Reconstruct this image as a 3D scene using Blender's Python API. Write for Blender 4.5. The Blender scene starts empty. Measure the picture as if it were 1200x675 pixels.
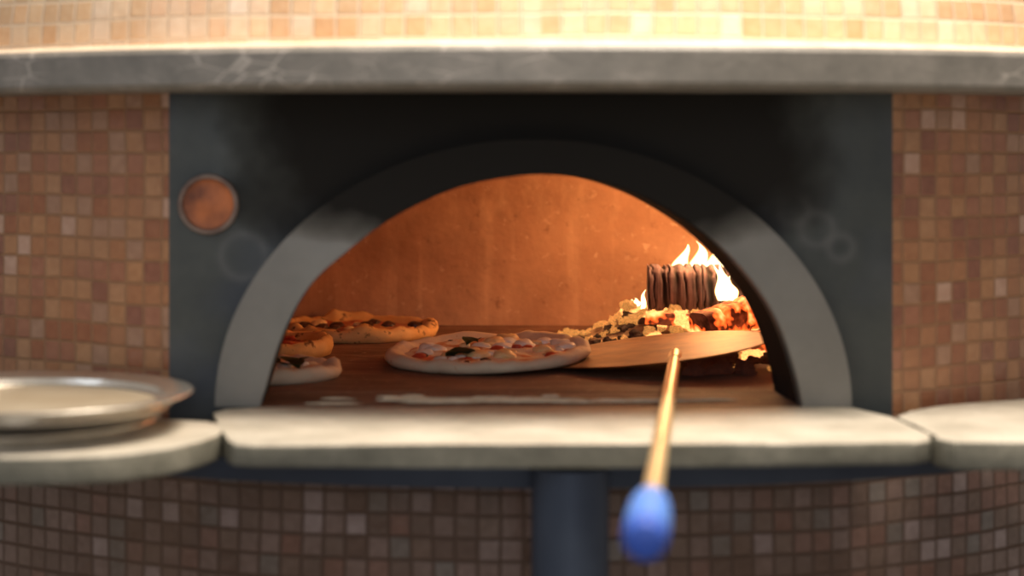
import bpy, bmesh, math, random
from mathutils import Vector, Matrix, noise
random.seed(7)
SC = bpy.context.scene
COL = SC.collection
PI = math.pi
F, XP, YP, CY, CH = 2200.0, 450.0, 175.0, -2.2, 1.30   # focal (px), principal point (px), camera y and height
CX = 0.0

def P(px, py, Z):
    "photo pixel at camera distance Z -> world point"
    return Vector(((px-XP)/F*Z, Z+CY, CH-(py-YP)/F*Z))
def G(px, py, h=1.0):
    "photo pixel on the horizontal plane of height h"
    Z = (CH-h)*F/(py-YP)
    return Vector(((px-XP)/F*Z, Z+CY, h))

# ---------------------------------------------------------------- helpers
def tag(o, label=None, cat=None, group=None, kind=None):
    if label: o['label'] = label
    if cat: o['category'] = cat
    if group: o['group'] = group
    if kind: o['kind'] = kind
    return o
def thing(name, label, cat, loc=(0,0,0), rot=(0,0,0), group=None):
    o = bpy.data.objects.new(name, None); COL.objects.link(o)
    o.empty_display_size = 0.05
    o.location = loc; o.rotation_euler = rot
    return tag(o, label, cat, group)
def obj(name, bm, m, parent=None, smooth=True, local=False, angle=35):
    me = bpy.data.meshes.new(name)
    if parent and not local:
        p = parent; off = Vector((0,0,0))
        while p: off += Vector(p.location); p = p.parent
        bmesh.ops.translate(bm, verts=bm.verts, vec=-off)
    bmesh.ops.recalc_face_normals(bm, faces=bm.faces)
    bm.to_mesh(me); bm.free()
    me.materials.append(m)
    if smooth:
        for p in me.polygons: p.use_smooth = True
        try: me.set_sharp_from_angle(angle=math.radians(angle))
        except Exception: pass
    o = bpy.data.objects.new(name, me); COL.objects.link(o)
    if parent: o.parent = parent
    return o
def base_at(o, v):
    "move the origin of a single-mesh thing to v"
    v = Vector(v); o.data.transform(Matrix.Translation(-v)); o.location = v
    return o
def prism(bm, pts, z0, z1, bev=0.0, seg=3):
    a = [bm.verts.new((p[0], p[1], z0)) for p in pts]
    b = [bm.verts.new((p[0], p[1], z1)) for p in pts]
    n = len(pts); fs = [bm.faces.new(a[::-1]), bm.faces.new(b)]
    for i in range(n): fs.append(bm.faces.new((a[i], a[(i+1)%n], b[(i+1)%n], b[i])))
    if bev:
        es = [e for e in bm.edges if all(v in a or v in b for v in e.verts) and
              ((e.verts[0] in b and e.verts[1] in b) or (e.verts[0] in a and e.verts[1] in a))]
        bmesh.ops.bevel(bm, geom=es, offset=bev, segments=seg, affect='EDGES', profile=.5)
def box(bm, x0, x1, y0, y1, z0, z1, bev=0.0):
    r = bmesh.ops.create_cube(bm, size=1)
    for v in r['verts']:
        v.co = Vector(((x0+x1)/2+v.co.x*(x1-x0), (y0+y1)/2+v.co.y*(y1-y0), (z0+z1)/2+v.co.z*(z1-z0)))
    if bev:
        es = list({e for v in r['verts'] for e in v.link_edges})
        bmesh.ops.bevel(bm, geom=es, offset=bev, segments=2, affect='EDGES', profile=.5)
def lathe(bm, prof, c=(0,0,0), n=96, closed=True, t0=0, t1=2*PI):
    "revolve (r,z) profile round vertical axis at c; closed profile loops"
    full = abs(t1-t0-2*PI) < 1e-6
    rings = []
    cols = n if full else n+1
    for i in range(cols):
        t = t0+(t1-t0)*i/n
        rings.append([None if r < 1e-6 else bm.verts.new((c[0]+r*math.sin(t), c[1]-r*math.cos(t), c[2]+z)) for r, z in prof])
    cen = {}
    for j, (r, z) in enumerate(prof):
        if r < 1e-6: cen[j] = bm.verts.new((c[0], c[1], c[2]+z))
    m = len(prof)
    for i in range(n):
        A, B = rings[i], rings[(i+1) % cols]
        for j in range(m if closed else m-1):
            k = (j+1) % m
            q = []
            for v in (A[j] or cen[j], B[j] or cen[j], B[k] or cen[k], A[k] or cen[k]):
                if v not in q: q.append(v)
            if len(q) > 2: bm.faces.new(q)
def tube(bm, pts, radii, n=16, caps=True):
    rings = []
    for i, p in enumerate(pts):
        p = Vector(p)
        d = (Vector(pts[min(i+1, len(pts)-1)])-Vector(pts[max(i-1, 0)])).normalized()
        u = d.cross(Vector((0,0,1)));
        if u.length < 1e-3: u = d.cross(Vector((1,0,0)))
        u.normalize(); w = d.cross(u)
        rings.append([bm.verts.new(p+(u*math.cos(2*PI*k/n)+w*math.sin(2*PI*k/n))*radii[i]) for k in range(n)])
    for a, b in zip(rings, rings[1:]):
        for k in range(n): bm.faces.new((a[k], a[(k+1)%n], b[(k+1)%n], b[k]))
    if caps: bm.faces.new(rings[0][::-1]); bm.faces.new(rings[-1])
def strip(bm, inner, outer, close=False):
    n = len(inner)
    for i in range(n if close else n-1):
        k = (i+1) % n
        bm.faces.new((inner[i], inner[k], outer[k], outer[i]))
def nz(v, s=1.0, seed=0.0): return noise.noise(Vector(v)*s+Vector((seed, seed*1.7, seed*.3)))

# ---------------------------------------------------------------- materials
class N:
    def __init__(s, name):
        s.m = bpy.data.materials.new(name); s.m.use_nodes = True
        s.t = s.m.node_tree; s.b = s.t.nodes['Principled BSDF']; s.out = s.t.nodes['Material Output']
    def new(s, ty, **kw):
        n = s.t.nodes.new(ty)
        for k, v in kw.items(): setattr(n, k, v)
        return n
    def link(s, a, b): s.t.links.new(a, b)
    def val(s, sock, v):
        if hasattr(v, 'links') or isinstance(v, bpy.types.NodeSocket): s.link(v, sock)
        else: sock.default_value = v
    def math(s, op, a, b=0.0, c=None, clamp=False):
        n = s.new('ShaderNodeMath', operation=op, use_clamp=clamp)
        s.val(n.inputs[0], a); s.val(n.inputs[1], b)
        if c is not None: s.val(n.inputs[2], c)
        return n.outputs[0]
    def noise(s, vec, scale, detail=4, rough=.55, out='Fac'):
        n = s.new('ShaderNodeTexNoise'); s.link(vec, n.inputs['Vector'])
        n.inputs['Scale'].default_value = scale; n.inputs['Detail'].default_value = detail; n.inputs['Roughness'].default_value = rough
        return n.outputs[out]
    def ramp(s, fac, stops, interp='LINEAR'):
        n = s.new('ShaderNodeValToRGB'); s.link(fac, n.inputs[0]); r = n.color_ramp; r.interpolation = interp
        while len(r.elements) < len(stops): r.elements.new(.5)
        for e, (p, c) in zip(r.elements, stops):
            e.position = p; e.color = (c, c, c, 1) if isinstance(c, (int, float)) else (*c, 1)
        return n.outputs[0]
    def mix(s, fac, a, b, mode='MIX'):
        n = s.new('ShaderNodeMix', data_type='RGBA', blend_type=mode)
        s.val(n.inputs[0], fac)
        for sk, v in ((n.inputs[6], a), (n.inputs[7], b)):
            if isinstance(v, tuple): sk.default_value = (*v, 1)
            else: s.link(v, sk)
        return n.outputs[2]
    def pos(s): return s.new('ShaderNodeNewGeometry').outputs['Position']
    def ob(s): return s.new('ShaderNodeTexCoord').outputs['Object']
    def uv(s): return s.new('ShaderNodeTexCoord').outputs['UV']
    def scale(s, vec, sc):
        n = s.new('ShaderNodeMapping'); s.link(vec, n.inputs[0]); n.inputs['Scale'].default_value = sc; return n.outputs[0]
    def bump(s, h, dist=.002, strength=1.0):
        n = s.new('ShaderNodeBump'); s.link(h, n.inputs['Height']); n.inputs['Distance'].default_value = dist
        n.inputs['Strength'].default_value = strength; s.link(n.outputs[0], s.b.inputs['Normal'])
    def set(s, **kw):
        names = dict(color='Base Color', rough='Roughness', metal='Metallic', spec='Specular IOR Level', emit='Emission Color',
                     estr='Emission Strength', alpha='Alpha', coat='Coat Weight', sss='Subsurface Weight', trans='Transmission Weight')
        for k, v in kw.items():
            sk = s.b.inputs[names[k]]
            if isinstance(v, tuple): sk.default_value = (*v, 1)
            elif isinstance(v, (int, float)): sk.default_value = v
            else: s.link(v, sk)
        return s.m

def simple(name, col, col2=None, sc=30, rough=.6, metal=0, bump=.0006, **kw):
    n = N(name); o = n.ob()
    f = n.noise(o, sc)
    c = n.mix(n.ramp(f, [(.35, 0.0), (.7, 1.0)]), col, col2 or tuple(x*.75 for x in col))
    if bump: n.bump(f, bump)
    return n.set(color=c, rough=rough, metal=metal, **kw)

PITCH = .0255
def mosaic(name, palette, grout, rough, tilt, smudge, seed, grout_w=.44, spec=.5, hi=None):
    n = N(name)
    uv = n.uv(); sep = n.new('ShaderNodeSeparateXYZ'); n.link(uv, sep.inputs[0])
    # slightly wavy courses, tiles set by hand
    wob = n.new('ShaderNodeSeparateColor'); n.link(n.noise(uv, 6, 1, .5, 'Color'), wob.inputs[0])
    u = n.math('ADD', n.math('MULTIPLY', sep.outputs[0], 1/PITCH), n.math('MULTIPLY', wob.outputs[0], .35))
    v = n.math('ADD', n.math('MULTIPLY', sep.outputs[1], 1/PITCH), n.math('MULTIPLY', wob.outputs[1], .35))
    fu, fv = n.math('FRACT', u), n.math('FRACT', v)
    cv = n.new('ShaderNodeCombineXYZ'); n.link(n.math('FLOOR', u), cv.inputs[0]); n.link(n.math('FLOOR', v), cv.inputs[1]); cv.inputs[2].default_value = seed
    wn = n.new('ShaderNodeTexWhiteNoise', noise_dimensions='3D'); n.link(cv.outputs[0], wn.inputs['Vector'])
    r = n.new('ShaderNodeSeparateColor'); n.link(wn.outputs['Color'], r.inputs[0])
    tile = n.ramp(wn.outputs['Value'], palette, 'CONSTANT')
    tile = n.mix(.35, tile, n.ramp(n.noise(uv, 90, 3), [(.3, .12), (.75, .75)]), 'SOFT_LIGHT')
    du = n.math('ABSOLUTE', n.math('SUBTRACT', fu, .5)); dv = n.math('ABSOLUTE', n.math('SUBTRACT', fv, .5))
    d = n.math('MAXIMUM', du, dv)
    mask = n.ramp(d, [(grout_w-.02, 0.0), (grout_w+.025, 1.0)])
    col = n.mix(mask, tile, grout)
    col = n.mix(n.ramp(n.noise(n.pos(), 5, 5), [(.35, 0.0), (.7, 1.0)]), col, n.mix(smudge[1], col, smudge[0]))
    h = n.math('ADD', n.math('MULTIPLY', n.math('SUBTRACT', fu, .5), n.math('SUBTRACT', r.outputs[0], .5)),
                      n.math('MULTIPLY', n.math('SUBTRACT', fv, .5), n.math('SUBTRACT', r.outputs[1], .5)))
    h = n.math('SUBTRACT', n.math('MULTIPLY', h, tilt), n.math('MULTIPLY', mask, .8))
    h = n.math('ADD', h, n.math('MULTIPLY', n.noise(uv, 60, 2), .35))
    n.bump(h, .0022)
    ro = n.mix(mask, n.ramp(r.outputs[2], [(0, rough*.7), (1, rough*1.4)]), (.85, .85, .85))
    return n.set(color=col, rough=ro, spec=spec)

M = {}
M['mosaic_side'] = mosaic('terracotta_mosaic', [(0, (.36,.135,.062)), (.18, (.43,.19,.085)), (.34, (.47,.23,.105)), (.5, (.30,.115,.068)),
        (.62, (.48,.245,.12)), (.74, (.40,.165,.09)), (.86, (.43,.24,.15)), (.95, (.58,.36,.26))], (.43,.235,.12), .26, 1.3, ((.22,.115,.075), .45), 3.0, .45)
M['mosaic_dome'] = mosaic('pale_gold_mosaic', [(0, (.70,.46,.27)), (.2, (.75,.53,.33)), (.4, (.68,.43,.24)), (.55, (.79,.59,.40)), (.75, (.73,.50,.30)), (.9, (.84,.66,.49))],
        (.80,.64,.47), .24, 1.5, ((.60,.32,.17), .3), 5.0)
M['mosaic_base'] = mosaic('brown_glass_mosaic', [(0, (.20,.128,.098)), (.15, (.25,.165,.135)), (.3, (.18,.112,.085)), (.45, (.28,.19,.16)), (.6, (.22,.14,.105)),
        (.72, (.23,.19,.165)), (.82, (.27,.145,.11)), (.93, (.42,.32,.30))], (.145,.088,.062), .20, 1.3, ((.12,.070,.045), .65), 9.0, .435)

def stone(name, a, b, c, marks=False):
    n = N(name); p = n.pos()
    f = n.noise(p, 14, 6, .6); col = n.ramp(f, [(.28, a), (.52, b), (.75, c)])
    col = n.mix(n.ramp(n.noise(p, 120, 3), [(.45, 0.0), (.8, .45)]), col, a)
    if marks:   # lime scratches and chips
        vo = n.new('ShaderNodeTexVoronoi', feature='DISTANCE_TO_EDGE'); n.link(n.noise(p, 4, 3, .5, 'Color'), vo.inputs['Vector'])
        n.link(n.scale(p, (9, 9, 22)), vo.inputs['Vector']); vo.inputs['Scale'].default_value = 2.2
        line = n.ramp(vo.outputs['Distance'], [(0.0, 1.0), (.035, 0.0)])
        line = n.math('MULTIPLY', line, n.ramp(n.noise(p, 7, 2), [(.56, 0.0), (.66, .6)]))
        col = n.mix(line, col, (.62,.56,.50))
    n.bump(n.noise(p, 60, 6, .65), .001)
    return n.set(color=col, rough=.48 if marks else .7, spec=.6 if marks else .3)
M['slab'] = stone('flour_dusted_stone', (.38,.34,.275), (.52,.47,.39), (.64,.585,.50))
M['slab_edge'] = stone('raw_stone_edge', (.12,.115,.09), (.20,.19,.15), (.32,.30,.24))  # darker stone tones for the slab side faces
M['ledge'] = stone('grey_stone_ledge', (.12,.112,.098), (.18,.165,.145), (.25,.225,.20), True)
M['grout_line'] = simple('cream_grout', (.78,.62,.46), rough=.8)

def steel(name, base, soot_amt, panel=False):
    n = N(name); p = n.pos(); sep = n.new('ShaderNodeSeparateXYZ'); n.link(p, sep.inputs[0])
    x, z = sep.outputs[0], sep.outputs[2]
    f = n.noise(p, 9, 6, .6); f2 = n.noise(p, 3.2, 3)
    if panel:
        col = n.ramp(f, [(.3, (.034,.040,.042)), (.55, (.060,.066,.062)), (.8, (.095,.10,.092))])
        col = n.mix(n.ramp(f2, [(.48, 0.0), (.7, .75)]), col, (.042,.054,.10))
        # old rub rings on the plate
        for cx, cz, r in ((930, 245, .017), (957, 268, .019), (285, 300, .026), (985, 290, .014)):
            c = P(cx, cz, 2.2)
            d = n.math('SQRT', n.math('ADD', n.math('POWER', n.math('SUBTRACT', x, c.x), 2), n.math('POWER', n.math('SUBTRACT', z, c.z), 2)))
            k = n.ramp(n.math('ABSOLUTE', n.math('SUBTRACT', d, r)), [(0.0, .35), (.009, 0.0)])
            col = n.mix(k, col, (.15,.15,.15))
    else:
        col = n.ramp(f, [(.3, tuple(v*.82 for v in base)), (.7, tuple(v*1.12 for v in base))])
    # soot licked out of the mouth: above a low arch, ragged edge
    dx = n.math('DIVIDE', n.math('SUBTRACT', x, .172), .37 if panel else .36)
    dz = n.math('DIVIDE', n.math('SUBTRACT', z, 1.33), .17 if panel else .15)
    q = n.math('ADD', n.math('POWER', n.math('ABSOLUTE', dx), 4), n.math('POWER', n.math('ABSOLUTE', dz), 4))
    q = n.math('ADD', q, n.math('MULTIPLY', n.math('SUBTRACT', n.noise(p, 9, 3), .5), .9))
    s = n.ramp(q, [(.35, 1.0), (1.25 if panel else 1.0, 0.0)])
    s = n.math('MULTIPLY', s, soot_amt)
    col = n.mix(s, col, (.024,.0225,.021))
    n.bump(f, .001)
    ro = n.mix(s, (.42,.42,.42), (.95,.95,.95))
    return n.set(color=col, rough=ro, metal=n.math('MULTIPLY', n.math('SUBTRACT', 1.0, s), 0.15 if panel else .35), spec=n.math('MULTIPLY', n.math('SUBTRACT', 1.0, s), .4))
M['panel'] = steel('sooty_black_steel', None, 1.0, True)
M['collar'] = steel('grey_cast_collar', (.215,.205,.185), 1.0)
M['tunnel'] = simple('soot_crust', (.012,.010,.009), (.02,.017,.015), 25, .9, spec=.15)
M['frame'] = simple('blue_black_steel', (.045,.060,.095), (.06,.078,.115), 12, .45, .3)
M['rust'] = simple('heat_tinted_copper', (.60,.18,.055), (.10,.03,.018), 24, .5, .2)  # orange glow and dark depth inside the port, put into the colour
M['rim'] = simple('scorched_rim', (.27,.20,.16), (.16,.10,.08), 60, .5, .3)

n = N('baked_refractory'); p = n.pos()
c = n.ramp(n.noise(p, 5, 7, .6), [(.3, (.30,.140,.080)), (.5, (.42,.215,.125)), (.72, (.52,.29,.17))])
st = n.ramp(n.noise(n.scale(p, (26, 26, 1.6)), 1.0, 3), [(.52, 0.0), (.74, .5)])
c = n.mix(st, c, (.66,.40,.24))
c = n.mix(n.ramp(n.noise(p, 55, 3), [(.62, 0.0), (.72, .4)]), c, (.75,.50,.34))
c = n.mix(n.ramp(n.noise(p, 38, 3, .6), [(.26, .65), (.38, 0.0)]), c, (.19,.08,.045))
c = n.mix(n.ramp(n.noise(p, 11, 6, .7), [(.45, 0.0), (.72, .55)]), c, (.25,.125,.075))
n.bump(n.noise(p, 30, 6), .004)
M['refractory'] = n.set(color=c, rough=.85, spec=.2)
n = N('hearth_brick'); p = n.pos()
c = n.ramp(n.noise(p, 8, 6, .6), [(.3, (.10,.048,.030)), (.5, (.17,.085,.055)), (.75, (.26,.135,.085))])
c = n.mix(n.ramp(n.noise(n.scale(p, (2, 9, 2)), 3.0, 4), [(.5, 0.0), (.75, .5)]), c, (.40,.27,.18))
c = n.mix(n.ramp(n.noise(p, 80, 2), [(.64, 0.0), (.72, .5)]), c, (.55,.45,.33))
n.bump(n.noise(p, 40, 5), .002)
M['hearth'] = n.set(color=c, rough=.7, spec=.3)
M['dust'] = simple('flour_and_ash', (.80,.66,.48), (.58,.44,.30), 60, .9)
M['floor'] = simple('floor_concrete', (.19,.165,.14), (.15,.13,.11), 4, .6)

# pizza
def dough(name, a, b, char, amt=.66):
    n = N(name); o = n.ob()
    c = n.ramp(n.noise(o, 26, 5), [(.3, a), (.7, b)])
    k = n.ramp(n.noise(o, 46, 3, .6), [(amt, 0.0), (amt+.07, .9)])
    c = n.mix(k, c, char); n.bump(n.noise(o, 60, 4), .002)
    return n.set(color=c, rough=.7, spec=.25, sss=0.0)
M['crust_pale'] = dough('raw_dough', (.66,.50,.36), (.76,.62,.46), (.50,.25,.10), .66)
M['crust_baked'] = dough('baked_crust', (.76,.40,.13), (.84,.52,.22), (.14,.04,.015), .58)
n = N('melted_cheese_and_sauce'); o = n.ob()
c = n.ramp(n.noise(o, 34, 5), [(.36, (.55,.13,.05)), (.47, (.66,.30,.14)), (.54, (.80,.66,.50)), (.7, (.84,.74,.62))])
n.bump(n.noise(o, 45, 5), .004)
M['cheese'] = n.set(color=c, rough=.5)
n = N('tomato_sauce'); o = n.ob()
c = n.ramp(n.noise(o, 30, 5), [(.36, (.30,.045,.02)), (.52, (.52,.12,.04)), (.68, (.72,.36,.14))])
n.bump(n.noise(o, 45, 5), .004); M['sauce'] = n.set(color=c, rough=.45)
M['mozz'] = simple('white_mozzarella', (.84,.78,.70), (.76,.66,.56), 60, .5)
M['blister'] = simple('golden_cheese', (.78,.50,.22), (.84,.62,.34), 60, .5)
M['basil'] = simple('basil', (.045,.075,.02), (.02,.035,.012), 80, .5)
M['olive'] = simple('dark_olive', (.05,.02,.012), (.10,.035,.018), 80, .4)
M['tomato'] = simple('roast_tomato', (.55,.07,.03), (.42,.05,.02), 60, .35)

# peel, pans
M['blade'] = simple('worn_brass_blade', (.27,.125,.038), (.13,.055,.018), 24, .55, .6)
M['shaft'] = simple('golden_steel_shaft', (.80,.60,.32), (.70,.50,.26), 22, .38, .45)
M['grip'] = simple('blue_plastic_grip', (.10,.25,.74), (.12,.29,.80), 22, .55)
M['cap'] = simple('deep_blue_cap', (.04,.11,.55), (.045,.13,.6), 22, .5)
n = N('spun_aluminium'); o = n.ob()
c = n.ramp(n.noise(o, 12, 5), [(.3, (.68,.63,.56)), (.7, (.84,.79,.71))])
n.bump(n.noise(o, 80, 4), .0004); M['pan'] = n.set(color=c, rough=.27, metal=.9)
n = N('seasoned_pan_face'); o = n.ob()
c = n.ramp(n.noise(o, 9, 5), [(.3, (.42,.33,.22)), (.7, (.56,.48,.36))])  # tan reflection on the bare metal, painted into the base colour
M['pan_face'] = n.set(color=c, rough=.5, metal=.35)

# fire
def ember(name, dark, ash, glow, thr, strength, sc=30):
    n = N(name); o = n.ob(); oi = n.new('ShaderNodeObjectInfo')
    va = n.new('ShaderNodeVectorMath', operation='ADD'); n.link(o, va.inputs[0])
    cb = n.new('ShaderNodeCombineXYZ'); n.link(n.math('MULTIPLY', oi.outputs['Random'], 9.0), cb.inputs[0]); n.link(cb.outputs[0], va.inputs[1])
    v = va.outputs[0]
    c = n.ramp(n.noise(v, sc*1.6, 4), [(.42, dark), (.57, ash)])
    g = n.noise(v, sc, 3, .6)
    n.bump(n.noise(v, sc*2, 4), .003)
    e = n.ramp(g, [(thr, (0,0,0)), (thr+.06, glow), (thr+.2, (1.0,.62,.2))])
    return n.set(color=c, rough=.9, emit=e, estr=strength)
M['coal_dark'] = ember('charcoal', (.02,.018,.018), (.10,.085,.08), (.5,.06,.01), .62, 1.2, 40)
M['coal_ash'] = ember('ash_coated_ember', (.03,.018,.014), (.74,.52,.30), (1.0,.36,.07), .53, 2.2, 80)
M['coal_hot'] = ember('glowing_ember', (.10,.04,.03), (.42,.18,.12), (1.0,.16,.02), .40, 2.6, 38)
M['ash'] = ember('ash_bed_surface', (.16,.09,.06), (.45,.33,.24), (.8,.15,.02), .63, 1.0, 22)
n = N('charred_log'); o = n.ob()
at = n.new('ShaderNodeAttribute', attribute_name='crack')
c = n.ramp(n.noise(n.scale(o, (5, 1, .5)), 34, 4), [(.35, (.05,.03,.034)), (.6, (.17,.105,.115)), (.8, (.30,.20,.20))])
c = n.mix(n.math('MULTIPLY', at.outputs['Fac'], 1.7, clamp=True), c, (.012,.006,.006))
n.bump(n.noise(o, 70, 4), .002)
glow = n.ramp(at.outputs['Fac'], [(.45, (0,0,0)), (.8, (1.0,.18,.03)), (1.0, (1.0,.62,.22))])
at2 = n.new('ShaderNodeAttribute', attribute_name='heat')
M['log'] = n.set(color=c, rough=.9, emit=glow, estr=n.math('MULTIPLY', at2.outputs['Fac'], 4.0))
M['log_hot'] = ember('log_burning_red', (.10,.03,.02), (.36,.16,.11), (1.0,.11,.015), .46, 2.4, 20)
def flame_mat():
    n = N('flame'); n.t.nodes.remove(n.b)
    em = n.new('ShaderNodeEmission'); tr = n.new('ShaderNodeBsdfTransparent'); mx = n.new('ShaderNodeMixShader')
    lw = n.new('ShaderNodeLayerWeight'); lw.inputs[0].default_value = .5
    f = n.math('SUBTRACT', 1.0, lw.outputs['Facing'])
    uv = n.ob(); w = n.noise(n.scale(uv, (1, 1, .4)), 55, 3)
    a = n.math('MULTIPLY', n.math('POWER', f, 1.1), n.ramp(w, [(.25, .55), (.6, 1.0)]))
    col = n.ramp(f, [(.0, (1.0,.20,.02)), (.35, (1.0,.48,.10)), (.75, (1.0,.80,.42))])
    n.link(col, em.inputs[0]); em.inputs[1].default_value = 5.5
    n.link(a, mx.inputs[0]); n.link(tr.outputs[0], mx.inputs[1]); n.link(em.outputs[0], mx.inputs[2])
    n.link(mx.outputs[0], n.out.inputs[0]); return n.m
M['flame'] = flame_mat()

# ================================================================ OVEN
OX, OY, R = .172, .906, 1.0       # axis of the round body
H = 1.0                            # height of hearth and slabs
oven = thing('pizza_oven', 'large round pizza oven clad in small square mosaic tiles with arched mouth', 'pizza oven', (OX, OY, 0))

def cyl_uv(name, m, parent, zs, th0, th1, n, rad=R, domef=None):
    "patch of the round body with uv in metres"
    bm = bmesh.new(); uvl = bm.loops.layers.uv.new('UVMap')
    rows = []
    s = 0; prev = None
    svals = []
    for z in zs:
        r = rad if domef is None else domef(z)
        if prev is not None: s += math.hypot(z-prev[0], r-prev[1])
        else: s = z
        prev = (z, r); svals.append(s)
        rows.append([bm.verts.new((OX+r*math.sin(th0+(th1-th0)*i/n), OY-r*math.cos(th0+(th1-th0)*i/n), z)) for i in range(n+1)])
    for j in range(len(zs)-1):
        for i in range(n):
            f = bm.faces.new((rows[j][i], rows[j][i+1], rows[j+1][i+1], rows[j+1][i]))
            for l, (a, b) in zip(f.loops, ((i, j), (i+1, j), (i+1, j+1), (i, j+1))):
                l[uvl].uv = (rad*(th0+(th1-th0)*a/n), svals[b])
    return obj(name, bm, m, parent)
th = math.asin(.424/R)
PT = 1.3655
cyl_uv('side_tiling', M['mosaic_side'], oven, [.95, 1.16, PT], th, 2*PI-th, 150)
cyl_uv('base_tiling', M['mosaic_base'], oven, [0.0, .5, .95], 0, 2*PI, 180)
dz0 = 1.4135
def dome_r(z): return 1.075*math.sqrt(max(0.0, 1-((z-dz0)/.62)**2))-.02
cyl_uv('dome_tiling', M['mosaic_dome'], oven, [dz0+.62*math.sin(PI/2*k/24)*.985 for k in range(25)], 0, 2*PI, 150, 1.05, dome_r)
bm = bmesh.new(); lathe(bm, [(.02, .94), (.996, .94), (.996, .952), (.02, .952)], (OX, OY, 0), 120)
obj('base_top', bm, M['tunnel'], oven)
bm = bmesh.new()
lathe(bm, [(.93, PT), (1.113, PT), (1.12, PT+.006), (1.12, dz0-.008), (1.114, dz0-.002), (.93, dz0-.002)], (OX, OY, 0), 200)
obj('stone_ledge', bm, M['ledge'], oven)['label'] = 'grey stone ledge band with scratches'
bm = bmesh.new(); lathe(bm, [(1.02, dz0-.003), (1.098, dz0-.003), (1.085, dz0+.004), (1.02, dz0+.004)], (OX, OY, 0), 180)
obj('grout_line', bm, M['grout_line'], oven)

# mouth outline measured in the face plane, polar around the middle of its foot
raw = [(314,472),(322,432),(344,368),(371,323),(411,287),(455,254),(488,236),(522,221),(575,208),(623,203),(672,207),(731,225),(773,247),(811,274),(848,311),(878,354),(900,410),(911,470)]
fp = [(XP+(x-XP)/.948, YP+(y-YP)/.948) for x, y in raw]
pol = sorted((math.atan2(475-y if 475-y > 0 else 0, x-622), math.hypot(x-622, 475-y)) for x, y in fp)
pol[0] = (0.0, pol[0][1]); pol[-1] = (PI, pol[-1][1])
def mouth_r(t):
    for i in range(len(pol)-1):
        if t <= pol[i+1][0]+1e-9:
            p0, p1, p2, p3 = pol[max(i-1,0)], pol[i], pol[i+1], pol[min(i+2,len(pol)-1)]
            u = (t-p1[0])/(p2[0]-p1[0])
            m1 = (p2[1]-p0[1])/max(p2[0]-p0[0],1e-6)*(p2[0]-p1[0]); m2 = (p3[1]-p1[1])/max(p3[0]-p1[0],1e-6)*(p2[0]-p1[0])
            return ((2*u**3-3*u*u+1)*p1[1]+(u**3-2*u*u+u)*m1+(-2*u**3+3*u*u)*p2[1]+(u**3-u*u)*m2)/1000
    return pol[-1][1]/1000
def mouth(t): r = mouth_r(t); return Vector((OX+r*math.cos(t), 0, H+r*math.sin(t)))
X0, X1 = OX-.424, OX+.424
def rect(t, x0=X0, x1=X1, zt=PT):
    d = (math.cos(t), math.sin(t)); k = 1e9
    if d[0] > 1e-9: k = min(k, (x1-OX)/d[0])
    if d[0] < -1e-9: k = min(k, (x0-OX)/d[0])
    if d[1] > 1e-9: k = min(k, (zt-H)/d[1])
    return Vector((OX+k*d[0], 0, H+k*d[1]))
def arch_plate(name, m, parent, inner, outer, ts, y0, y1, foot=0.0, bev=0.0):
    bm = bmesh.new()
    L = []
    for y in (y0, y1):
        a, b = [], []
        for t in ts:
            p, q = inner(t), outer(t); a.append(bm.verts.new((p.x, y, p.z))); b.append(bm.verts.new((q.x, y, q.z)))
        L.append((a, b)); strip(bm, a, b)
    (a0, b0), (a1, b1) = L
    strip(bm, a0, a1); strip(bm, b0, b1)
    bm.faces.new((a0[0], b0[0], b1[0], a1[0])); bm.faces.new((a0[-1], b0[-1], b1[-1], a1[-1]))
    if foot:
        for s in (0, -1):
            x = sorted((inner(ts[s]).x, outer(ts[s]).x)); box(bm, x[0], x[1], y0, y1, H-foot, H)
    if bev:
        es = [e for e in bm.edges if len(e.link_faces) == 2 and e.calc_face_angle(0) > 1.0]
        bmesh.ops.bevel(bm, geom=es, offset=bev, segments=3, affect='EDGES', profile=.5)
    return obj(name, bm, m, parent)
NT = 96
ts = sorted(set([PI*i/NT for i in range(NT+1)]+[math.atan2(PT-H, .424), PI-math.atan2(PT-H, .424)]))
arch_plate('face_panel', M['panel'], oven, mouth, rect, ts, 0, .012, .048)['label'] = 'black steel front plate, sooty above the mouth'
def collar_out(t):
    a, b = .371, .312
    r = a*b/math.sqrt((b*math.cos(t))**2+(a*math.sin(t))**2); return Vector((OX+.002+r*math.cos(t), 0, H+r*math.sin(t)))
def collar_in(t): p = mouth(t); p.x += (p.x-OX)*.004; p.z += (p.z-H)*.004; return p
arch_plate('arch_collar', M['collar'], oven, collar_in, collar_out, [PI*i/NT for i in range(NT+1)], -.013, -.0005, 0, .003)['label'] = 'grey cast arch collar around the mouth'
def tun_out(t): p = mouth(t); return Vector((OX+(p.x-OX)*1.09, 0, H+(p.z-H)*1.09))
arch_plate('mouth_tunnel', M['tunnel'], oven, mouth, tun_out, [PI*i/NT for i in range(NT+1)], .0125, .12)
CYc, RX, RY = .50, .60, .50
def back_rect(t): return rect(t, OX-.60, OX+.60, H+.36)
arch_plate('front_wall', M['tunnel'], oven, mouth, back_rect, [PI*i/NT for i in range(NT+1)], .1205, .14)
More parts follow.
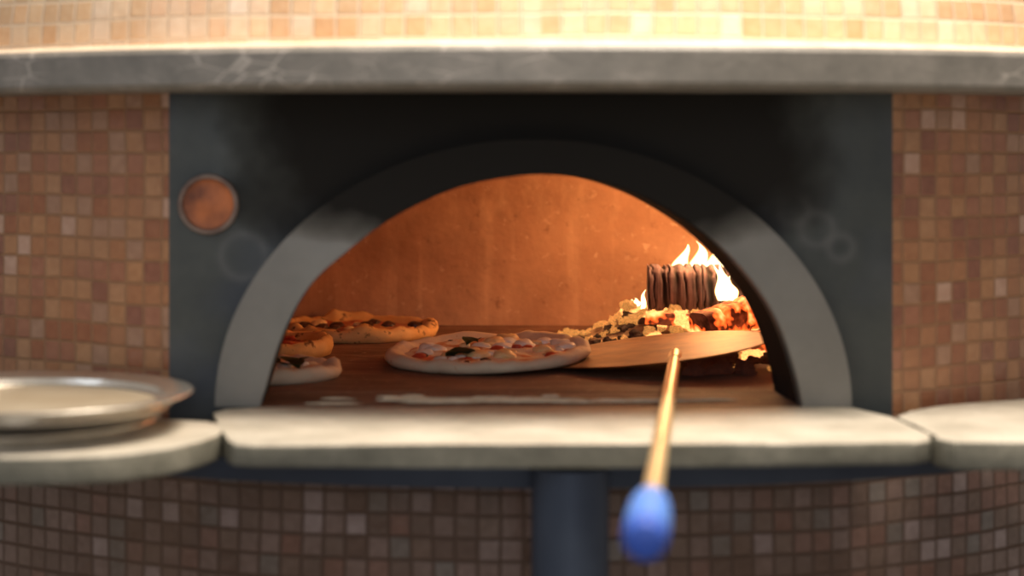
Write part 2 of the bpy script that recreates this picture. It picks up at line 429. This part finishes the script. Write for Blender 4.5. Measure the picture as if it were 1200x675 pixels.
# baking chamber
bm = bmesh.new(); NP = 120
prof = [(1.0, -.01), (1.0, .07), (1.0, .14)]+[(math.cos(PI/2*k/16), .14+.30*math.sin(PI/2*k/16)) for k in range(1, 17)]
rows = []
for s, z in prof:
    row = []
    for i in range(NP):
        a = 2*PI*i/NP; c_, s_ = math.cos(a), math.sin(a); e = 2/2.7
        x = OX+RX*s*math.copysign(abs(c_)**e, c_); y = CYc+RY*s*math.copysign(abs(s_)**e, s_)
        row.append(bm.verts.new((x, y, H+z)))
    rows.append(row)
for a, b in zip(rows, rows[1:]): strip(bm, a, b, True)
bmesh.ops.remove_doubles(bm, verts=bm.verts, dist=1e-5)
bmesh.ops.bisect_plane(bm, geom=bm.verts[:]+bm.edges[:]+bm.faces[:], plane_co=(0, .13, 0), plane_no=(0, -1, 0), clear_outer=True)
obj('chamber_vault', bm, M['refractory'], oven)['label'] = 'baked orange brown vault and back wall'
bm = bmesh.new(); box(bm, OX-.61, OX+.61, .122, 1.005, H-.03, H); obj('hearth_floor', bm, M['hearth'], oven)
bm = bmesh.new(); box(bm, OX-.33, OX+.33, -.004, .1215, H-.03, H-.0005); obj('mouth_sill', bm, M['hearth'], oven)
bm = bmesh.new()
rr = random.Random(3)
for k in range(46):
    q = G(rr.gauss(575, 60) if k < 26 else rr.uniform(385, 850), rr.gauss(469.5, 1.6) if k > 18 else rr.uniform(464, 471)); bmesh.ops.create_icosphere(bm, subdivisions=2, radius=1)
    sx, sy = (rr.uniform(.006, .018), rr.uniform(.003, .008)) if k < 19 else (rr.uniform(.02, .06), rr.uniform(.003, .006))
    for v in bm.verts[-42:]:
        v.co = Vector((q.x+v.co.x*sx*(1+.4*nz(v.co, 2, k)), q.y+v.co.y*sy*(1+.4*nz(v.co, 2, k)), H+.0004+max(0, v.co.z)*.0022))
tag(obj('spilled_flour', bm, M['dust'], angle=80), 'thin patches of spilled flour along the front of the oven mouth', 'flour', kind='stuff')
# round port on the plate
pc = P(245, 239, 2.2)
port = bmesh.new()
def disc_y(bm, c, prof, n=64):
    "profile (r, y) revolved round the y axis through c"
    rings = [[bm.verts.new((c.x+r*math.cos(2*PI*i/n), y, c.z+r*math.sin(2*PI*i/n))) for i in range(n)] for r, y in prof]
    for a, b in zip(rings, rings[1:]): strip(bm, a, b, True)
    return rings
rg = disc_y(port, pc, [(.0295, -.001), (.0295, -.012), (.031, -.0145), (.034, -.0145), (.0355, -.012), (.0355, -.001)])
po = obj('port_rim', port, M['rim'], oven); po['label'] = 'scorched round port rim'
bm = bmesh.new(); rg = disc_y(bm, pc, [(.0292, -.0015), (.0292, -.006), (.022, -.0045), (.008, -.007)]); bm.faces.new(rg[-1])
obj('port_plug', bm, M['rust'], po)  # disc closing the open port; its inner glow is painted on

# ================================================================ slabs and frame
def slab(label, px_top, z0, bev=.004, extra=None):
    pts = [(v.x, v.y) for v in (G(*p) for p in px_top)]
    bm = bmesh.new(); prism(bm, pts, z0, H, bev)
    o = obj('stone_slab', bm, M['slab'], angle=50)
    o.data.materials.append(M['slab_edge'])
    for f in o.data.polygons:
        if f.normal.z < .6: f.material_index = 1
    c = (sum(p[0] for p in pts)/len(pts), sum(p[1] for p in pts)/len(pts), z0)
    base_at(o, c); return tag(o, label, 'stone shelf', 'stone slabs of the shelf around the oven')
slab('long middle stone slab right below the arched oven mouth, dusted with flour',
     [(249,483),(256,498),(268,516),(273,519.5),(300,521),(500,521),(700,521),(900,520),(1070,518),(1090,515),(1091,508),(1046,488),(1000,477),(960,476.5),(623,476.5),(290,477),(262,479)], .9765)
slab('thick rounded stone slab at far left carrying the stack of round pans',
     [(-330,520),(-160,530),(0,535.5),(80,535),(140,532),(195,525),(235,516),(255,509),(262,503),(259,496.5),(245,493.5),(205,492),(120,487),(0,480),(-160,474),(-330,472)], .9715)
slab('bare stone slab at the far right, curving back against the tiles',
     [(1049,488),(1070,496),(1090,505),(1095,512),(1120,516.5),(1200,517),(1330,512),(1480,500),(1480,455),(1330,461),(1200,468),(1140,472),(1100,475),(1065,481)], .969)
fr = thing('steel_support', 'blue-black curved steel rail on a round post under the stone slabs', 'support frame', (OX+.02, -.205, 0))
bm = bmesh.new(); lathe(bm, [(1.06, .941), (1.122, .941), (1.124, .944), (1.124, .966), (1.122, .9685), (1.06, .9685)], (OX, OY, 0), 80, True, -1.1, 1.1)
obj('rail', bm, M['frame'], fr)
px = P(667, 600, 1.975)
bm = bmesh.new(); lathe(bm, [(0, .02), (.0405, .02), (.0405, .9685), (0, .9685)], (px.x, -.235, 0), 48, False); obj('post', bm, M['frame'], fr)
bm = bmesh.new(); lathe(bm, [(0, 0), (.09, 0), (.09, .012), (.08, .02), (0, .02)], (px.x, -.235, 0), 48, False); obj('base_plate', bm, M['frame'], fr)

# ================================================================ pans
def pan(label, cx, cy, z, r, h, lip, rot=0.0):
    t = thing('pizza_pan', label, 'pan', (cx, cy, z), (0, 0, rot), 'round metal pans stacked on the left slab')
    bm = bmesh.new()
    rb = r-lip
    lathe(bm, [(0, 0), (rb-.012, 0), (rb-.003, .002), (rb, h-.006), (rb+.004, h-.0025), (r-.002, h-.001), (r, h+.0008), (r-.001, h+.0025), (r-.004, h+.002),
               (rb+.003, h), (rb-.003, h-.003), (rb-.006, .005), (rb-.014, .003), (0, .003)], (0,0,0), 96, False)
    obj('rim', bm, M['pan'], t, local=True)
    bm = bmesh.new(); lathe(bm, [(0, .0032), (rb-.014, .0032), (rb-.014, .0038), (0, .0038)], (0,0,0), 96, False)
    obj('pan_base', bm, M['pan_face'], t, local=True)
    return t
pc0 = P(28, 457, 2.02)
pan('smallest metal pan, lowest in the stack on the left slab', pc0.x-.01, pc0.y-.005, H+.0005, .158, .012, .010)
pan('flat metal pan between the top pan and the lowest pan on the left slab', pc0.x-.003, pc0.y-.002, H+.014, .162, .011, .010)
pan('widest metal pan with raised rim on top of the stack on the left slab', pc0.x+.001, pc0.y-.006, H+.0248, .181, .0145, .026)

# ================================================================ pizzas
def pizza(name_label, c, r, seed, crust, top, leaves, blobs, rot=(0,0,0), rim_h=.017, lumps=.25):
    t = thing('pizza', name_label, 'pizza', c, rot, 'pizzas baking on the hearth')
    bm = bmesh.new(); n = 110
    prof = [(0, .001), (.5, .001), (.90, .0), (.965, .003), (1.0, .42), (.985, .8), (.93, 1.0), (.865, .88), (.80, .52), (.72, .42), (0, .40)]
    rings = []
    for q, z in prof:
        ring = []
        for i in range(n):
            a = 2*PI*i/n; d = Vector((math.cos(a), math.sin(a), 0))
            rr = r*q*(1+.035*nz(d, 1.6, seed)*q+.012*nz(d, 6, seed))
            zz = z*rim_h*(1+(lumps*3.2*nz(d, 2.6, seed+4)+lumps*1.5*nz(d, 7, seed+9)) if z > .1 and q > .75 else 1.0) if z <= .1 or q <= .75 else z*rim_h*(1+lumps*1.6*nz(d, 2.6, seed+4)+lumps*nz(d, 7, seed+9))
            ring.append(bm.verts.new((rr*d.x, rr*d.y, zz)))
        rings.append(ring)
    for a, b in zip(rings, rings[1:]): strip(bm, a, b, True)
    bmesh.ops.remove_doubles(bm, verts=bm.verts, dist=1e-5)
    obj('crust', bm, crust, t, local=True, angle=80)
    bm = bmesh.new(); rings = []
    for k in range(0, 15):
        q = .845*k/14; ring = []
        for i in range(n):
            a = 2*PI*i/n; d = Vector((math.cos(a), math.sin(a), 0)); p = d*(r*q*(1+.03*nz(d, 1.6, seed)))
            z = rim_h*.43+.0045*max(0, .3+nz(p, 38, seed))+.002*nz(p, 90, seed)+.0012
            if k == 14: z = rim_h*.38
            ring.append(bm.verts.new((p.x, p.y, z)))
        rings.append(ring)
    for a, b in zip(rings, rings[1:]): strip(bm, a, b, True)
    bmesh.ops.remove_doubles(bm, verts=bm.verts, dist=1e-5)
    obj('topping', bm, top, t, local=True, angle=80)
    rnd = random.Random(seed)
    for (x, y, sx, ang) in leaves:
        bm = bmesh.new(); g = []
        for i in range(9):
            u = i/8; w = sx*.42*math.sin(PI*u)**.8+.0003; row = []
            for j in range(5):
                v = (j-2)/2; row.append(bm.verts.new(((u-.5)*sx, v*w, .006*abs(v)+.004*math.sin(PI*u)+.002*nz((u*3, v, seed), 1))))
            g.append(row)
        for a, b in zip(g, g[1:]): strip(bm, a, b)
        bmesh.ops.solidify(bm, geom=bm.faces[:], thickness=.0012)
        bmesh.ops.rotate(bm, verts=bm.verts, matrix=Matrix.Rotation(ang, 3, 'Z'))
        bmesh.ops.translate(bm, verts=bm.verts, vec=(x, y, rim_h*.62))
        obj('basil_leaf', bm, M['basil'], t, local=True)
    for (nm, mt, cnt, s0, s1) in blobs:
        for _ in range(cnt):
            a = rnd.uniform(0, 2*PI); q = r*.76*math.sqrt(rnd.random()); s = rnd.uniform(s0, s1)
            bm = bmesh.new(); bmesh.ops.create_icosphere(bm, subdivisions=3, radius=1)
            for v in bm.verts:
                v.co *= 1+.28*nz(v.co, 1.6, seed+s*900+q*50)
                v.co = Vector((v.co.x*s, v.co.y*s*.85, max(-.2, v.co.z)*s*.55))
            bmesh.ops.translate(bm, verts=bm.verts, vec=(q*math.cos(a), q*math.sin(a), rim_h*.56))
            obj(nm, bm, mt, t, local=True)
    return t
# middle pizza: its right edge rides on the peel blade
rm = .1455; cm = P(571, 422, 2.625); tilt = math.radians(2.1); lift = math.radians(2.2)
pizza('pale pizza with basil in the middle of the hearth, right edge on the peel', (cm.x, cm.y, H+.0009+rm*math.hypot(math.sin(tilt), math.sin(lift))), rm, 11, M['crust_pale'], M['cheese'],
      [(-.038, -.052, .044, .15), (-.018, .06, .034, 1.0)],
      [('cheese_lump', M['mozz'], 26, .007, .017), ('golden_lump', M['blister'], 18, .008, .018), ('tomato_piece', M['tomato'], 8, .007, .012), ('olive_piece', M['olive'], 5, .005, .009)],
      (lift, -tilt, 0), .018, .22)
c = P(414, 386, 3.03)
pizza('charred golden pizza furthest back, against the rear wall', (c.x-.002, c.y, H+.0006), .14, 23, M['crust_baked'], M['sauce'],
      [], [('olive_piece', M['olive'], 12, .009, .014), ('golden_lump', M['blister'], 5, .009, .014)], (0, 0, .6), .023, .35)
c = P(294, 405, 2.76)
pizza('golden rimmed pizza with red sauce, half behind the left arch collar', (c.x, c.y, H+.0006), .122, 31, M['crust_baked'], M['sauce'],
      [], [('tomato_piece', M['tomato'], 9, .010, .015)], (0, 0, 2.4), .026, .15)
c = P(297, 435, 2.49)
pizza('white doughed pizza with basil, nearest the mouth at the left', (c.x, c.y, H+.0006), .119, 47, M['crust_pale'], M['cheese'],
      [(.052, -.03, .048, .4), (.04, .015, .05, 2.0), (.015, -.05, .045, 1.2)], [('cheese_lump', M['mozz'], 14, .010, .016)], (0, 0, 1.0), .018)

# ================================================================ peel
bc = P(770, 404, 2.60); bc.z = 1.0205
peel = thing('pizza_peel', 'long handled round metal peel with blue grip, blade inside the oven', 'pizza peel', bc)
roll = math.radians(-7.0)
bm = bmesh.new()
lathe(bm, [(0, 0), (.10, .0), (.152, .0008), (.158, .0022), (.1595, .0034), (.157, .0044), (.150, .003), (.10, .0022), (0, .0022)], (0,0,0), 96, False)
bmesh.ops.rotate(bm, verts=bm.verts, matrix=Matrix.Rotation(roll, 3, 'Y'))
bl = obj('blade', bm, M['blade'], peel, local=True); bl['label'] = 'round brassy blade'
A = P(790, 425, 2.455); Bp = P(763, 587, 1.565); Bp.z = 1.0065
d = (Bp-A).normalized()
bm = bmesh.new()
A0 = A-d*.05
tube(bm, [A0, A, A+d*.02, Bp+d*.1], [.006, .0078, .0082, .0088], 20)
hd = obj('handle', bm, M['shaft'], peel); hd['label'] = 'golden metal shaft'
bm = bmesh.new()
tube(bm, [A0-d*.035, A0-d*.03, A0+d*.01, A0+d*.028], [.004, .009, .0095, .0082], 16)
obj('socket', bm, M['shaft'], peel)
bm = bmesh.new(); E = Bp+d*.215
g0 = Bp-d*.003; prf = [(0, .0095), (.004, .0135), (.02, .0160), (.05, .0178), (.08, .0182), (.11, .0180), (.13, .0165)]
tube(bm, [g0+d*s for s, _ in prf], [r for _, r in prf], 28)
gr = obj('grip', bm, M['grip'], hd, local=False); gr['label'] = 'blue plastic grip'
bm = bmesh.new(); tube(bm, [g0+d*s for s in (.128, .132, .145, .153, .157)], [.0160, .0178, .0172, .0135, .005], 28)
obj('end_cap', bm, M['cap'], hd)['label'] = 'deep blue end cap'

# ================================================================ fire
rnd = random.Random(5)
# bed of ash: a low irregular mound
bm = bmesh.new(); NXg, NYg = 80, 44
fx0, fx1, fy0, fy1 = .30, .655, .42, .86
def heap(x, y):
    c1 = math.exp(-(((x-.50)/.13)**2+((y-.76)/.10)**2))*.042
    c2 = math.exp(-(((x-.40)/.06)**2+((y-.80)/.07)**2))*.026
    c3 = math.exp(-(((x-.60)/.10)**2+((y-.60)/.10)**2))*.010
    return c1+c2+c3-.0035
g = []
for j in range(NYg+1):
    y = fy0+(fy1-fy0)*j/NYg
    g.append([bm.verts.new((x, y, H+.001+max(0, heap(x, y)-.0025+.006*nz((x, y, 0), 45)))) for x in (fx0+(fx1-fx0)*i/NXg for i in range(NXg+1))])
for a, b in zip(g, g[1:]): strip(bm, a, b)
top_f = bm.faces[:]
for f in top_f:
    if all(v.co.z <= H+.0011 for v in f.verts): bm.faces.remove(f)
for v in [v for v in bm.verts if not v.link_faces]: bm.verts.remove(v)
bmesh.ops.solidify(bm, geom=bm.faces[:], thickness=.0006)
o = obj('ash_bed', bm, M['ash'], angle=80)
base_at(o, (.5, .7, H)); tag(o, 'low mound of orange-lit ash under the embers at the right of the hearth', 'ash', kind='stuff')
# lumps
lumps = []
for k in range(7):
    bm = bmesh.new(); bmesh.ops.create_icosphere(bm, subdivisions=3, radius=1)
    sx = (1, .8+.05*k, .62+.04*k)
    for v in bm.verts:
        v.co *= 1+.5*nz(v.co, 1.3, k*3.1)+.34*nz(v.co, 3.2, k)+.2*nz(v.co, 6.5, k)
        v.co = Vector([v.co[i]*sx[i] for i in range(3)])
    me = {}
    base = bpy.data.meshes.new('lump'); bm.to_mesh(base); bm.free()
    for key in ('coal_dark', 'coal_ash', 'coal_hot'):
        m2 = base.copy(); m2.materials.append(M[key]); m2.name = key; me[key] = m2
    lumps.append(me)
INFO = {'coal_dark': ('charcoal_lump', 'small black charcoal lump lying in the fire heap', 'charcoal', 'black charcoal lumps of the fire'),
        'coal_ash': ('ash_coated_ember', 'small pale ash coated ember on the fire heap', 'ember', 'pale ash coated embers of the fire'),
        'coal_hot': ('glowing_ember', 'small red-hot ember glowing in the fire heap', 'ember', 'red-hot embers of the fire')}
def lump(key, x, y, s, z=None):
    nm, lb, ct, gp = INFO[key]
    o = bpy.data.objects.new(nm, rnd.choice(lumps)[key]); COL.objects.link(o)
    hz = H-.001+max(.001, heap(x, y)-.002) if z is None else z
    o.location = (x, y, hz+s*.42); o.scale = (s, s, s); o.rotation_euler = (rnd.uniform(-.5, .5), rnd.uniform(-.5, .5), rnd.uniform(0, 6.28))
    return tag(o, lb, ct, gp)
def scatter(key, n, x0, x1, py0, py1, s0, s1):
    "lumps on the hearth seen between pixel columns x0..x1 and ground rows py0..py1"
    for _ in range(n):
        px_, py_ = rnd.uniform(x0, x1), rnd.uniform(py0, py1)
        q = G(px_, py_); lump(key, q.x, q.y, rnd.uniform(s0, s1))
scatter('coal_ash', 62, 655, 760, 388, 404, .0035, .008)
scatter('coal_ash', 62, 700, 775, 382, 396, .0045, .009)
scatter('coal_ash', 16, 760, 840, 392, 405, .006, .011)
scatter('coal_dark', 16, 712, 775, 392, 408, .006, .011)
scatter('coal_hot', 26, 755, 880, 388, 408, .007, .013)
scatter('coal_dark', 10, 665, 740, 398, 408, .006, .009)
scatter('coal_dark', 34, 805, 905, 420, 440, .007, .012)
scatter('coal_hot', 9, 868, 905, 412, 424, .008, .013)
scatter('coal_ash', 8, 820, 905, 415, 436, .005, .008)
# upper layer under and beside the log
for _ in range(26):
    q = P(rnd.uniform(725, 800), rnd.uniform(352, 372), rnd.uniform(2.93, 3.0)); lump(rnd.choice(['coal_ash', 'coal_ash', 'coal_hot']), q.x, q.y, rnd.uniform(.008, .014), z=max(q.z-.012, H+.01))
for _ in range(24):
    q = P(rnd.uniform(790, 860), rnd.uniform(364, 386), rnd.uniform(2.86, 2.93)); lump(rnd.choice(['coal_ash', 'coal_hot', 'coal_hot']), q.x, q.y, rnd.uniform(.008, .013), z=max(q.z-.012, H+.008))

def log_mesh(L, ry, rz, seed, grooves=None, heat=None, nx=120, nr=40, expo=.62):
    bm = bmesh.new(); ck = bm.verts.layers.float.new('crack'); ht = bm.verts.layers.float.new('heat')
    rings = []
    for i in range(nx+1):
        x = (i/nx-.5)*L; ring = []
        for k in range(nr):
            a = 2*PI*k/nr; c_, s_ = math.cos(a), math.sin(a)
            y = math.copysign(abs(c_)**expo, c_); z = math.copysign(abs(s_)**expo, s_)
            g_ = 0.0
            if grooves:
                ph = x+.004*nz((x*60, s_*2.5, seed), 1)+.006*nz((x*14, s_*1.4+c_, seed+5), 1)+.0035*s_
                for gx, gw in grooves: g_ = max(g_, math.exp(-((ph-gx)/gw)**2)*min(1, max(0, .75+1.1*nz((gx*170, s_*1.1+c_*.5, seed), 1))))
            s = 1-.20*g_+.05*nz((x*30, c_*1.3, s_*1.3), 1, seed)
            v = bm.verts.new((x, y*ry*s, z*rz*s)); v[ck] = g_; v[ht] = heat(x) if heat else 0.0; ring.append(v)
        rings.append(ring)
    for a, b in zip(rings, rings[1:]): strip(bm, a, b, True)
    bm.faces.new(rings[0][::-1]); bm.faces.new(rings[-1])
    return bm
def log_at(label, bm, m, c, rot):
    o = obj('firewood_log', bm, m, angle=70); o.location = c; o.rotation_euler = rot
    return tag(o, label, 'log')
gv = [(-.085+.0118*k+rnd.uniform(-.0045, .0045), rnd.choice([.0009, .0014, .002, .0036])) for k in range(15)]
c = P(823, 337, 2.965)
log_at('charred log with deep vertical cracks standing highest in the fire', log_mesh(.172, .032, .0365, 3, gv, lambda x: max(.08, min(1, (x+.012)/.05))), M['log'], c, (0.05, 0, math.radians(-6)))
c = P(868, 370, 2.84)
log_at('log burning red at the right edge of the fire, below the cracked log', log_mesh(.15, .027, .026, 8, [(-.04, .003), (.0, .004), (.04, .003)], None), M['log_hot'], c, (0, math.radians(-14), math.radians(25)))
c = P(785, 374, 2.90)
log_at('short thin burning stick lying under the left end of the cracked log', log_mesh(.075, .009, .010, 12), M['log_hot'], c, (0, .05, math.radians(-8)))
c = P(908, 395, 2.75)
log_at('dark half burnt log end tucked behind the right leg of the arch', log_mesh(.14, .018, .017, 17), M['log_hot'], c, (0, math.radians(-5), math.radians(62)))
# flames
def flame(label, base, h, w, seed, lean=0.0, n=3):
    bm = bmesh.new()
    for q in range(n):
        r_ = random.Random(seed*10+q); ox = (q-(n-1)/2)*w*.5+r_.uniform(-.2, .2)*w; hh = h*r_.uniform(.65, 1.0) if q != n//2 else h
        oy = r_.uniform(-.3, .3)*w
        rings = []
        for i in range(26):
            u = i/25; rad = w*.5*(math.sin(PI*min(1, u*.86+.14))**.75)*(1-u)**.45+.0004
            x = ox+lean*h*u*u+.16*w*math.sin(u*7+seed+q)*u*2; y = oy+.14*w*math.cos(u*6+seed+q)*u*2
            rings.append([bm.verts.new((x+rad*math.cos(2*PI*k/20)*(1+.25*nz((k*.6, u*4, q), 1, seed)), y+rad*.7*math.sin(2*PI*k/20), hh*u)) for k in range(20)])
        for a, b in zip(rings, rings[1:]): strip(bm, a, b, True)
        bm.faces.new(rings[0][::-1]); bm.faces.new(rings[-1])
    o = obj('flame', bm, M['flame'], angle=180); o.location = base
    return tag(o, label, 'flame', 'flames of the wood fire')
flame('tallest flame rising behind the cracked log', P(843, 352, 3.02), .112, .050, 1, -.14, 5)
flame('flame licking the front right end of the cracked log', P(851, 352, 2.915), .058, .018, 4, -.1, 3)
flame('tiny flame at the left end of the cracked log', P(754, 365, 2.96), .034, .009, 6, .1, 1)
flame('low flame over the heap of pale embers left of the cracked log', P(742, 362, 3.0), .018, .014, 8, .2, 3)

# ================================================================ room
bm = bmesh.new(); box(bm, -3, 3.4, -3.6, 3.2, -.05, 0)
tag(obj('floor', bm, M['floor'], smooth=False), kind='structure')

# ---------------------------------------------------------------- lights
def area(name, loc, target, size, power, col, sy=None):
    l = bpy.data.lights.new(name, 'AREA'); l.energy = power; l.color = col; l.size = size
    if sy: l.shape = 'RECTANGLE'; l.size_y = sy
    o = bpy.data.objects.new(name, l); COL.objects.link(o); o.location = loc
    o.rotation_euler = (Vector(target)-Vector(loc)).to_track_quat('-Z', 'Y').to_euler(); return o
area('ceiling_lamp', (.5, -.5, 2.7), (.35, .1, 1.2), .9, 66, (1.0, .88, .73), .5)
area('side_window', (-2.6, -2.2, 2.6), (.2, 0, 1.1), 1.6, 14, (.74, .85, 1.0), 1.4)
area('room_window', (.05, -4.2, 1.9), (.15, 0, 1.2), 1.5, 20, (.82, .89, 1.0), 1.3)
def point(name, loc, power, col, r):
    l = bpy.data.lights.new(name, 'POINT'); l.energy = power; l.color = col; l.shadow_soft_size = r
    o = bpy.data.objects.new(name, l); COL.objects.link(o); o.location = loc
point('fire_light', P(828, 258, 2.93), 3.6, (1.0, .50, .20), .04)
point('ember_light', P(700, 340, 2.98), .45, (1.0, .42, .14), .05)
w = bpy.data.worlds.new('World'); SC.world = w; w.use_nodes = True
nt = w.node_tree; bg = nt.nodes['Background']
bg.inputs[0].default_value = (1.0, .90, .80, 1); bg.inputs[1].default_value = .32

# ---------------------------------------------------------------- camera
cam = bpy.data.cameras.new('camera'); co = bpy.data.objects.new('camera', cam); COL.objects.link(co)
co.location = (CX, CY, CH); co.rotation_euler = (PI/2, 0, 0)
cam.sensor_width = 36; cam.lens = F/1200*36; cam.shift_x = (600-XP)/1200; cam.shift_y = -(337.5-YP)/1200
cam.dof.use_dof = True; cam.dof.focus_distance = 2.78; cam.dof.aperture_fstop = 2.3
cam.clip_start = .05
SC.camera = co
SC.view_settings.view_transform = 'Standard'; SC.view_settings.look = 'None'
SC.view_settings.exposure = 0.0; SC.view_settings.gamma = 1.0; SC.view_settings.use_curve_mapping = False
